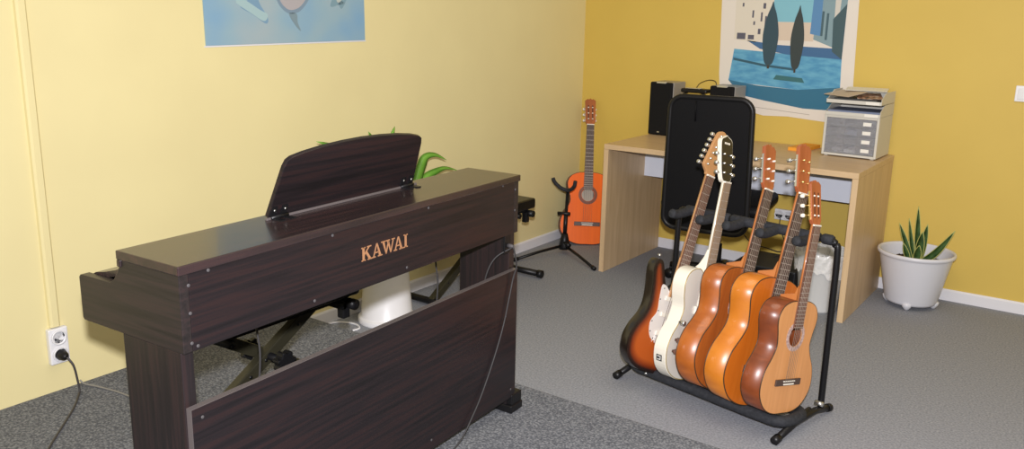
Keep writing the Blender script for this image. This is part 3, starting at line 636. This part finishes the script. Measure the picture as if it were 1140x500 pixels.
def classical(label, mtx, L, top, side, head, fb='fret_wood', rim='binding', depth=.095, group=None, peg='bone', pegm='brass', rosette='rosette', slots=True, cat='guitar', post='brass'):
    t = thing('acoustic_guitar', label, cat, mtx=mtx @ Matrix.Scale(L, 4), group=group)
    out = outline_cl()
    m = body_shell(out, depth); m.build('body', side, t, solid=.0025)
    inner = [(x*.995, .002+z*.995) for x, z in out]
    face_with_hole(inner, (0, .335), .043, -.0028, -.0002).build('soundboard', top, t)
    m = MB(); m.tube([(x, -.0012, z) for x, z in out], .0022, 6, closed=True); m.build('binding', rim, t)
    m = MB(); m.tube([(x, depth-.001, z) for x, z in out], .0020, 6, closed=True); m.build('binding', rim, t)
    m = MB(); n = 32; A = []; B = []
    for k in range(n):
        c, s = math.cos(2*PI*k/n), math.sin(2*PI*k/n); A.append(m.bm.verts.new((.0445*c, -.0036, .335+.0445*s))); B.append(m.bm.verts.new((.064*c, -.0036, .335+.064*s)))
    for k in range(n): m.bm.faces.new((A[k], A[(k+1) % n], B[(k+1) % n], B[k]))
    m.build('rosette', rosette, t, solid=.0006)
    m = MB(); m.box((-.05, depth-.008, .275), (.05, depth-.0045, .375)); m.build('paper_label', 'hole_label', t)
    br = MB().box((-.088, -.011, .124), (.088, -.003, .152)).build('bridge', 'fret_wood', t, bevel=.002)
    MB().box((-.040, -.0145, .142), (.040, -.0112, .146)).build('saddle', 'bone', br)
    MB().box((-.036, -.0135, .128), (.036, -.0112, .134)).build('tie_block', 'bone', br)
    neck_parts(t, .81, .372, .050, .060, 'neckwood', fb, FR, -.0095, depth)
    tl = T(0, -.0095+.004, .816) @ RX(-.22)
    hw = .034
    hs = [(-.025, 0), (-hw, .018), (-hw*1.08, .17), (-hw*.55, .183), (-.010, .178), (0, .188), (.010, .178), (hw*.55, .183), (hw*1.08, .17), (hw, .018), (.025, 0)]
    m = MB(); m.prism(hs, 1, 0, .016, tl)
    hd = m.build('headstock', head, t, bevel=.002)
    if slots:
        for s in (-1, 1):
            m = MB(); m.prism([(s*.010, .028), (s*.018, .028), (s*.019, .135), (s*.010, .135)], 1, -.0008, .0002, tl); m.build('slot', 'headslot', hd)
    for s in (-1, 1):
        m = MB(); m.box((s*(hw+.001)-.0015, .006, .02), (s*(hw+.001)+.0015, .014, .14), tl); m.build('tuner_plate', pegm, hd)
        for i in range(3):
            z = .038+i*.041
            m = MB()
            if slots: m.tube([tl @ Vector((s*.009, -.0005, z)), tl @ Vector((s*.019, -.0005, z))], .0035, 8)
            else: m.tube([tl @ Vector((s*.017, .004, z)), tl @ Vector((s*.017, -.012, z))], [.0045, .0035], 8)
            m.build('roller' if slots else 'string_post', 'bone' if slots else post, hd)
            m = MB(); m.tube([tl @ Vector((s*hw, .010, z)), tl @ Vector((s*(hw+.004), .014, z)), tl @ Vector((s*(hw+.006), .034, z))], .0024, 8); k = m.build('tuning_peg', pegm, hd)
            m = MB(); m.tube([tl @ Vector((s*(hw+.006), .030, z)), tl @ Vector((s*(hw+.006), .034, z)), tl @ Vector((s*(hw+.006), .046, z)), tl @ Vector((s*(hw+.006), .048, z))], [.005, .0085, .0085, .005], 10); m.build('peg_button', peg, hd)
    strings(t, .81, .144, .050, .058, -.0095, -.0145, hd, tl, 'string')
    return t
# rack frame of reference
FL = Vector((1.3772, -1.9483, 0)); U = Vector((.97995, -.19924, 0)); V = Vector((.19924, .97995, 0))
def gmtx(s, v, z, th_, ps, ro):
    a = math.cos(th_)*Vector((0, 0, 1))+math.sin(th_)*(math.cos(ro)*V+math.sin(ro)*U)
    n = math.cos(ps)*U-math.sin(ps)*V; n = (n-a*n.dot(a)).normalized(); w = a.cross(n).normalized()
    o = FL+U*s+V*v; o.z = z
    return Matrix(((w.x, -n.x, a.x, o.x), (w.y, -n.y, a.y, o.y), (w.z, -n.z, a.z, o.z), (0, 0, 0, 1)))
G = 'guitars on the rack'
classical('small pale spruce topped classical guitar at the right front end of the rack', gmtx(.678, .061, .084, .195, .105, -.067), .816, 'top_spruce', 'side_red', 'headred', fb='fret_brown', group=G)
classical('classical guitar with golden orange sides, second from the right on the rack', gmtx(.556, .054, .070, .291, .166, .027), .957, 'top_orange', 'side_orange', 'headred', group=G, pegm='steel', peg='steel', slots=False)
classical('brown sided acoustic guitar in the middle of the rack', gmtx(.434, .039, .088, .371, .14, -.103), .938, 'top_brown', 'side_brown', 'headred', group=G, pegm='steel', peg='steel', slots=False, post='bone')
# orange guitar leaning into the corner
a = (Vector((.112, -.075, .90))-Vector((.235, -.278, .010))); a.normalize()
n = Vector((.80, -1, 0)); n = (n-a*n.dot(a)).normalized(); w = a.cross(n)
mt = Matrix(((w.x, -n.x, a.x, .235), (w.y, -n.y, a.y, -.278), (w.z, -n.z, a.z, .006), (0, 0, 0, 1)))
classical('bright orange classical guitar leaning in the corner behind the stand', mt, .935, 'top_bright', 'rim_dark', 'top_brown', rim='rim_dark', peg='bone', pegm='steel', rosette='side_red')

# strat style electric
def poly(pts, n=5): return [(p.x, p.y) for p in catmull([(a, b, 0) for a, b in pts], n, True)]
def electric():
    L = .985
    t = thing('electric_guitar', 'sunburst electric guitar with white pickguard at the left end of the rack', 'guitar', mtx=gmtx(.150, .010, .070, .384, .166, -.006) @ Matrix.Scale(L, 4), group=G)
    o = poly([(0, 0), (.08, .008), (.14, .05), (.160, .11), (.150, .17), (.118, .225), (.112, .27), (.128, .32), (.135, .355), (.118, .378), (.088, .365), (.06, .335), (.034, .328),
              (-.034, .335), (-.06, .355), (-.085, .40), (-.108, .435), (-.135, .432), (-.142, .395), (-.125, .33), (-.115, .27), (-.124, .22), (-.155, .165), (-.168, .11), (-.15, .05), (-.09, .01)])
    from mathutils.geometry import delaunay_2d_cdt
    segs = [(Vector(o[i]), Vector(o[(i+1) % len(o)])) for i in range(len(o))]
    def dist(p):
        dm = 9
        for s0, s1 in segs:
            d = s1-s0; k = max(0, min(1, (p-s0).dot(d)/max(d.length_squared, 1e-9))); dm = min(dm, (p-(s0+d*k)).length)
        return dm
    def inside(p):
        c = False
        for (s0, s1) in segs:
            if (s0.y > p.y) != (s1.y > p.y) and p.x < (s1.x-s0.x)*(p.y-s0.y)/(s1.y-s0.y)+s0.x: c = not c
        return c
    pts = [Vector(p) for p in o]
    x = -.17
    while x < .17:
        z = .005
        while z < .44:
            p = Vector((x, z))
            if inside(p) and dist(p) > .004: pts.append(p)
            z += .009
        x += .009
    vv_, ee_, ff_ = delaunay_2d_cdt(pts, [(i, (i+1) % len(o)) for i in range(len(o))], [], 1, 1e-6)[:3]
    bm = bmesh.new(); lay = bm.verts.layers.float.new('burst')
    lays = []
    for y in (0, .042):
        row = []
        for p in vv_:
            v = bm.verts.new((p.x, y, p.y)); v[lay] = min(1, dist(p)/.078); row.append(v)
        for f in ff_: bm.faces.new([row[i] for i in f]).smooth = True
        lays.append(row)
    sv = []
    for y in (0, .004, .038, .042): sv.append([bm.verts.new((p[0]*(1.0 if y in (0, .042) else 1.012), y, p[1]*(1.0 if y in (0, .042) else 1.004))) for p in o])
    for A, B in zip(sv, sv[1:]):
        for i in range(len(o)): bm.faces.new((A[i], B[i], B[(i+1) % len(o)], A[(i+1) % len(o)])).smooth = True
    bmesh.ops.remove_doubles(bm, verts=bm.verts, dist=1e-5)
    bmesh.ops.recalc_face_normals(bm, faces=bm.faces)
    for e_ in bm.edges:
        if len(e_.link_faces) == 2 and e_.link_faces[0].normal.dot(e_.link_faces[1].normal) < .8: e_.smooth = False
    me = bpy.data.meshes.new('body'); bm.to_mesh(me); bm.free(); me.materials.append(M['sunburst'])
    b = bpy.data.objects.new('body', me); C.objects.link(b); b.parent = t
    pg = poly([(-.02, .325), (.02, .325), (.05, .318), (.078, .335), (.10, .33), (.095, .28), (.085, .22), (.11, .16), (.12, .11), (.10, .075), (.07, .085), (.05, .12), (.0, .125), (-.05, .13), (-.075, .16), (-.082, .20), (-.062, .24), (-.07, .29), (-.075, .345), (-.05, .345)], 4)
    p = MB().prism(pg, 1, -.0022, -.0003).build('pickguard', 'pick', t)
    for z, sk in ((.30, 0), (.235, 0), (.165, .006)):
        m = MB(); m.prism([(x, z_) for x, z_ in rrect2(.042, .009, z, sk)], 1, -.009, -.0024); m.build('pickup', 'bone', p, bevel=.002)
    for x, z in ((.075, .17), (.095, .13), (.10, .09)):
        MB().lathe([(.012, 0), (.0115, .008), (.008, .014)], n=18, mtx=T(x, -.0024, z) @ RX(PI/2)).build('knob', 'bone', p)
    for x, z in [(-.06, .335), (-.066, .29), (-.058, .245), (-.076, .20), (-.07, .16), (-.045, .135)]:
        MB().lathe([(.003, 0), (.002, .001)], n=8, mtx=T(x, -.0024, z) @ RX(PI/2)).build('screw', 'black', p)
    br = MB().box((-.036, -.012, .118), (.036, -.0024, .150)).build('bridge', 'steel', t, bevel=.002)
    MB().prism(poly([(.14, .062), (.118, .056), (.112, .078), (.132, .088)], 3), 1, -.004, -.0003).build('jack_plate', 'steel', t)
    neck_parts(t, .81, .345, .042, .052, 'maple', 'fret_brown', FR+[.65*(1-2**(-i/12)) for i in (20, 21)], -.014, 0)
    MB().prism([(-.027, .30), (.027, .30), (.026, .47), (-.026, .47)], 1, -.0085, .0).build('neck_root', 'maple', t)
    tl = T(0, -.002, .814) @ RX(-.06)
    hs = poly([(-.021, 0), (-.026, .010), (-.045, .028), (-.050, .040), (-.040, .075), (-.030, .115), (-.018, .155), (-.006, .18), (.018, .188), (.038, .178), (.044, .155), (.036, .135), (.030, .115), (.036, .09), (.034, .05), (.027, .02), (.021, 0)], 3)
    hd = MB().prism(hs, 1, -.008, .006, tl).build('headstock', 'maple', t, bevel=.002)
    for i in range(6):
        z = .040+i*.025; x = -.046+i*.0075
        m = MB(); m.tube([tl @ Vector((x+.012, -.016, z)), tl @ Vector((x+.012, .004, z))], .0042, 10); m.tube([tl @ Vector((x+.01, .010, z)), tl @ Vector((x-.012, .010, z))], .003, 8); k = m.build('tuning_peg', 'steel', hd)
        m = MB(); m.tube([tl @ Vector((x-.009, .010, z)), tl @ Vector((x-.013, .010, z)), tl @ Vector((x-.024, .010, z)), tl @ Vector((x-.026, .010, z))], [.005, .0085, .008, .004], 10); m.build('peg_button', 'steel', hd)
    strings(t, .81, .135, .042, .050, -.014, -.0135, hd, tl, 'string')
    m = MB(); m.tube([(-.115, .02, .447), (-.117, .02, .458)], [.004, .007], 10); m.tube([(0, .02, -.001), (0, .02, -.012)], [.004, .007], 10); m.build('strap_button', 'steel', t)
def rrect2(w, h, z, sk): return [(-w, z-h-sk), (w, z-h+sk), (w, z+h+sk), (-w, z+h-sk)]
electric()

def white_guitar():
    L = .955
    t = thing('electric_guitar', 'white thick bodied electric guitar with black headstock face on the rack', 'guitar', mtx=gmtx(.278, .066, .069, .246, .018, -.085) @ Matrix.Scale(L, 4), group=G)
    o = poly([(0, 0), (.08, .006), (.145, .045), (.170, .115), (.155, .18), (.122, .24), (.112, .285), (.125, .33), (.128, .37), (.10, .385), (.07, .36), (.035, .35),
              (-.03, .44), (-.07, .452), (-.115, .435), (-.134, .395), (-.128, .345), (-.112, .29), (-.125, .235), (-.158, .18), (-.172, .12), (-.148, .05), (-.085, .008)])
    MB().prism(o, 1, 0, .060).build('body', 'cream', t, bevel=.004, seg=3)
    MB().prism([(x*.97, .006+z*.972) for x, z in o], 1, -.0018, -.0002).build('front_face', 'creamtop', t)
    MB().tube([(x*.985, -.0006, .003+z*.986) for x, z in o], .0018, 6, closed=True).build('binding', 'goldbind', t)
    for z in (.285, .175):
        MB().box((-.044, -.012, z-.016), (.044, -.002, z+.016)).build('pickup', 'bone', t, bevel=.002)
    MB().box((-.045, -.015, .125), (.045, -.002, .142)).build('bridge', 'steel', t, bevel=.003)
    for x, z in ((-.125, .235), (-.128, .165), (-.133, .120)):
        MB().lathe([(.006, 0), (.006, .008), (.011, .010), (.0105, .024), (.008, .027)], n=18, mtx=T(x, -.002, z) @ RX(PI/2)).build('knob', 'fret_brown' if z < .2 else 'steel', t)
    # small square sticker on the side: pale frame mark on black
    st_ = MB().box((-.0008, .018, -.013), (.0, .044, .013), T(-.1655, 0, .085) @ RY(-.27)).build('side_sticker', 'darkgrey', t)
    m = MB(); mm = T(-.1664, 0, .085) @ RY(-.27)
    m.box((-.0008, .023, -.008), (0, .039, -.005), mm); m.box((-.0008, .023, .005), (0, .039, .008), mm); m.box((-.0008, .023, -.005), (0, .026, .005), mm); m.build('sticker_mark', 'paper', st_)
    neck_parts(t, .80, .345, .042, .052, 'cream', 'fret_tan', [f for f in FR], -.014, 0)
    m = MB(); m.prism([(-.0085, .30), (-.0085, .53), (.004, .53), (.012, .50), (.03, .465), (.055, .44), (.055, .30)], 0, -.027, .027); m.build('neck_heel', 'cream', t, bevel=.004)
    tl = T(0, -.006, .804) @ RX(-.20); hw = .040
    hs = poly([(-.023, 0), (-.036, .03), (-.040, .08), (-.041, .15), (-.034, .172), (-.012, .182), (0, .188), (.012, .182), (.034, .172), (.041, .15), (.040, .08), (.036, .03), (.023, 0)], 3)
    hd = MB().prism(hs, 1, 0, .018, tl).build('headstock', 'cream', t, bevel=.001)
    MB().prism([(x*.93, .004+z*.955) for x, z in hs], 1, -.001, -.0001, tl).build('head_face', 'blackgloss', hd)
    mk = MB()
    for x, w_ in ((-.018, .010), (-.004, .007), (.007, .012)): mk.box((x, -.0016, .150), (x+w_, -.0011, .158), tl)
    mk.build('head_mark', 'bone', hd)
    peg_pair(hd, L, 0, tl, hw, False, 'steel', knob='steel')
    strings(t, .80, .135, .042, .050, -.014, -.016, hd, tl, 'string')
white_guitar()

# ------------------------------------------------------------------ guitar rack
rk = thing('guitar_rack', 'black folding guitar rack with foam padded bars holding five guitars', 'guitar rack', (FL.x, FL.y, 0), math.atan2(U.y, U.x))
# local X along the rack, local Y to the back
RL = .705; ZT = .665
m = MB()
fr = catmull([(.018, .30, .04), (.024, .30, .30), (.030, .30, ZT-.05), (.042, .30, ZT-.015), (.075, .30, ZT), (.35, .30, ZT), (RL-.05, .30, ZT), (RL-.012, .30, ZT-.015), (RL, .30, ZT-.05), (RL, .30, .30), (RL, .30, .04)], 6)
m.tube(fr, .0115, 12); m.build('upright_frame', 'blackmetal', rk)
for x in (0, RL):
    m = MB(); m.tube([(x, 0, .016), (x, .12, .040), (x, .26, .040), (x, .36, .020)], .0125, 12); fb = m.build('foot_bar', 'blackmetal', rk)
    for p, q in (((x, .012, .0185), (x, -.016, .0135)), ((x, .352, .0215), (x, .372, .017))):
        MB().tube([p, q], .0155, 12).build('rubber_end', 'black', fb)
    MB().disc_cyl((x-.015, .285, .060), (1, 0, 0), .009, .030, 12).build('bolt', 'steel', rk)
# lower cradle: tube loop with foam
lp = catmull([(.012, .24, .048), (.004, .10, .052), (.03, .055, .054), (.10, .045, .054), (RL-.09, .045, .054), (RL-.02, .055, .054), (RL-.004, .10, .052), (RL-.012, .24, .048)], 6)
MB().tube(lp, .009, 10).build('lower_rail', 'blackmetal', rk)
m = MB(); lp2 = catmull([(.02, .075, .054), (.06, .047, .054), (.12, .045, .054), (.35, .045, .054), (RL-.09, .045, .054), (RL-.03, .055, .054), (RL-.006, .095, .053), (RL-.008, .17, .051), (RL-.05, .20, .05)], 6); m.tube(lp2, .021, 14); m.build('foam_pad', 'foam', rk)
m = MB(); m.tube([(.02, .20, .045), (RL-.04, .20, .045)], .020, 14); m.build('foam_pad', 'foam', rk)
# top bar foam pieces and forward fingers
necks = [.155, .268, .395, .565, .668]
fx = [.085, .212, .330, .470, .615, .700]
edges = [.06, .14, .27, .40, .535, .64, .69]
for i in range(6):
    a0, a1 = edges[i]+.004, edges[i+1]-.004
    MB().tube([(a0, .30, ZT), (a0+.006, .30, ZT), (a1-.006, .30, ZT), (a1, .30, ZT)], [.015, .019, .019, .015], 12).build('foam_sleeve', 'foam', rk)
for i, x in enumerate(fx[:5]):
    m = MB(); pth = catmull([(x, .30, ZT-.002), (x-.004, .26, ZT-.006), (x-.008, .215, ZT-.006), (x-.010, .185, ZT+.003)], 5); m.tube(pth, [.018]*(len(pth)-1)+[.013], 12); m.build('padded_finger', 'foam', rk)

# ------------------------------------------------------------------ tripod guitar stand
ts = thing('guitar_stand', 'empty black tripod guitar stand in front of the orange guitar', 'guitar stand', (.226, -.524, 0), 0)
MB().lathe([(.034, .03), (.036, .045), (.026, .09), (.018, .125)], n=20).build('hub', 'black', ts)
for e in ((.322, -.195), (-.128, -.335), (-.165, .235)):
    m = MB(); d_ = Vector((e[0], e[1], 0)); m.tube([d_*.04+Vector((0, 0, .05)), d_*.5+Vector((0, 0, .036)), d_+Vector((0, 0, .012))], .0085, 10); lg = m.build('leg', 'blackmetal', ts)
    MB().tube([d_*.95+Vector((0, 0, .014)), d_*1.03+Vector((0, 0, .0115))], .0125, 10).build('rubber_foot', 'black', lg)
MB().tube([(0, 0, .11), (.004, 0, .24), (.004, 0, .2401), (.012, 0, .405)], [.013, .013, .010, .010], 12).build('post', 'blackmetal', ts)
MB().tube([(-.045, -.012, .245), (-.02, -.006, .25), (.03, .0, .25)], [.012, .008, .012], 10).build('clamp_knob', 'black', ts)
MB().tube([(.01, -.02, .075), (.055, -.03, .062)], [.008, .015], 10).build('clamp_knob', 'black', ts)
m = MB(); m.tube(catmull([(-.068, -.045, .465), (-.058, -.04, .44), (-.025, -.025, .408), (.012, -.012, .396), (.05, -.025, .408), (.080, -.04, .436), (.088, -.045, .465)], 5), .0115, 12); m.build('yoke', 'foam', ts)

# ------------------------------------------------------------------ light
w = bpy.data.worlds.new('room_light'); bpy.context.scene.world = w; w.use_nodes = True
bg = w.node_tree.nodes['Background']; bg.inputs[0].default_value = (1.0, .87, .66, 1); bg.inputs[1].default_value = .53
def area(name, loc_, tgt, size, power, col):
    l = bpy.data.lights.new(name, 'AREA'); l.shape = 'DISK'; l.size = size; l.energy = power; l.color = col
    o = bpy.data.objects.new(name, l); C.objects.link(o); o.location = loc_
    o.rotation_euler = (Vector(tgt)-Vector(loc_)).to_track_quat('-Z', 'Y').to_euler(); return o
area('camera_flash', (2.88, -4.82, 1.56), (1.5, -1.5, .6), .06, 172, (1, .98, 1.02))
area('ceiling_lamp', (2.4, -2.6, 2.9), (1.8, -1.6, 0), 1.6, 25, (1, .90, .74))

# ------------------------------------------------------------------ camera
cam = bpy.data.cameras.new('camera'); co = bpy.data.objects.new('camera', cam); C.objects.link(co)
yaw, pitch, roll, f = -.6232, .2304, .0188, 950.897
cyw, syw, cp_, sp_ = math.cos(yaw), math.sin(yaw), math.cos(pitch), math.sin(pitch)
F = Vector((syw*cp_, cyw*cp_, -sp_)); R = Vector((cyw, -syw, 0)); Up = R.cross(F)
R2 = math.cos(roll)*R+math.sin(roll)*Up; U2 = -math.sin(roll)*R+math.cos(roll)*Up
co.matrix_world = Matrix(((R2.x, U2.x, -F.x, 2.8659), (R2.y, U2.y, -F.y, -4.8073), (R2.z, U2.z, -F.z, 1.418), (0, 0, 0, 1)))
cam.sensor_fit = 'HORIZONTAL'; cam.sensor_width = 36; cam.lens = f*36/1140
cam.shift_x = 6.242/1140; cam.shift_y = -12.019/1140; cam.clip_start = .02
sc = bpy.context.scene; sc.camera = co
vs = sc.view_settings; vs.view_transform = 'Standard'; vs.look = 'None'; vs.gamma = 1; vs.use_curve_mapping = False; vs.exposure = -.38
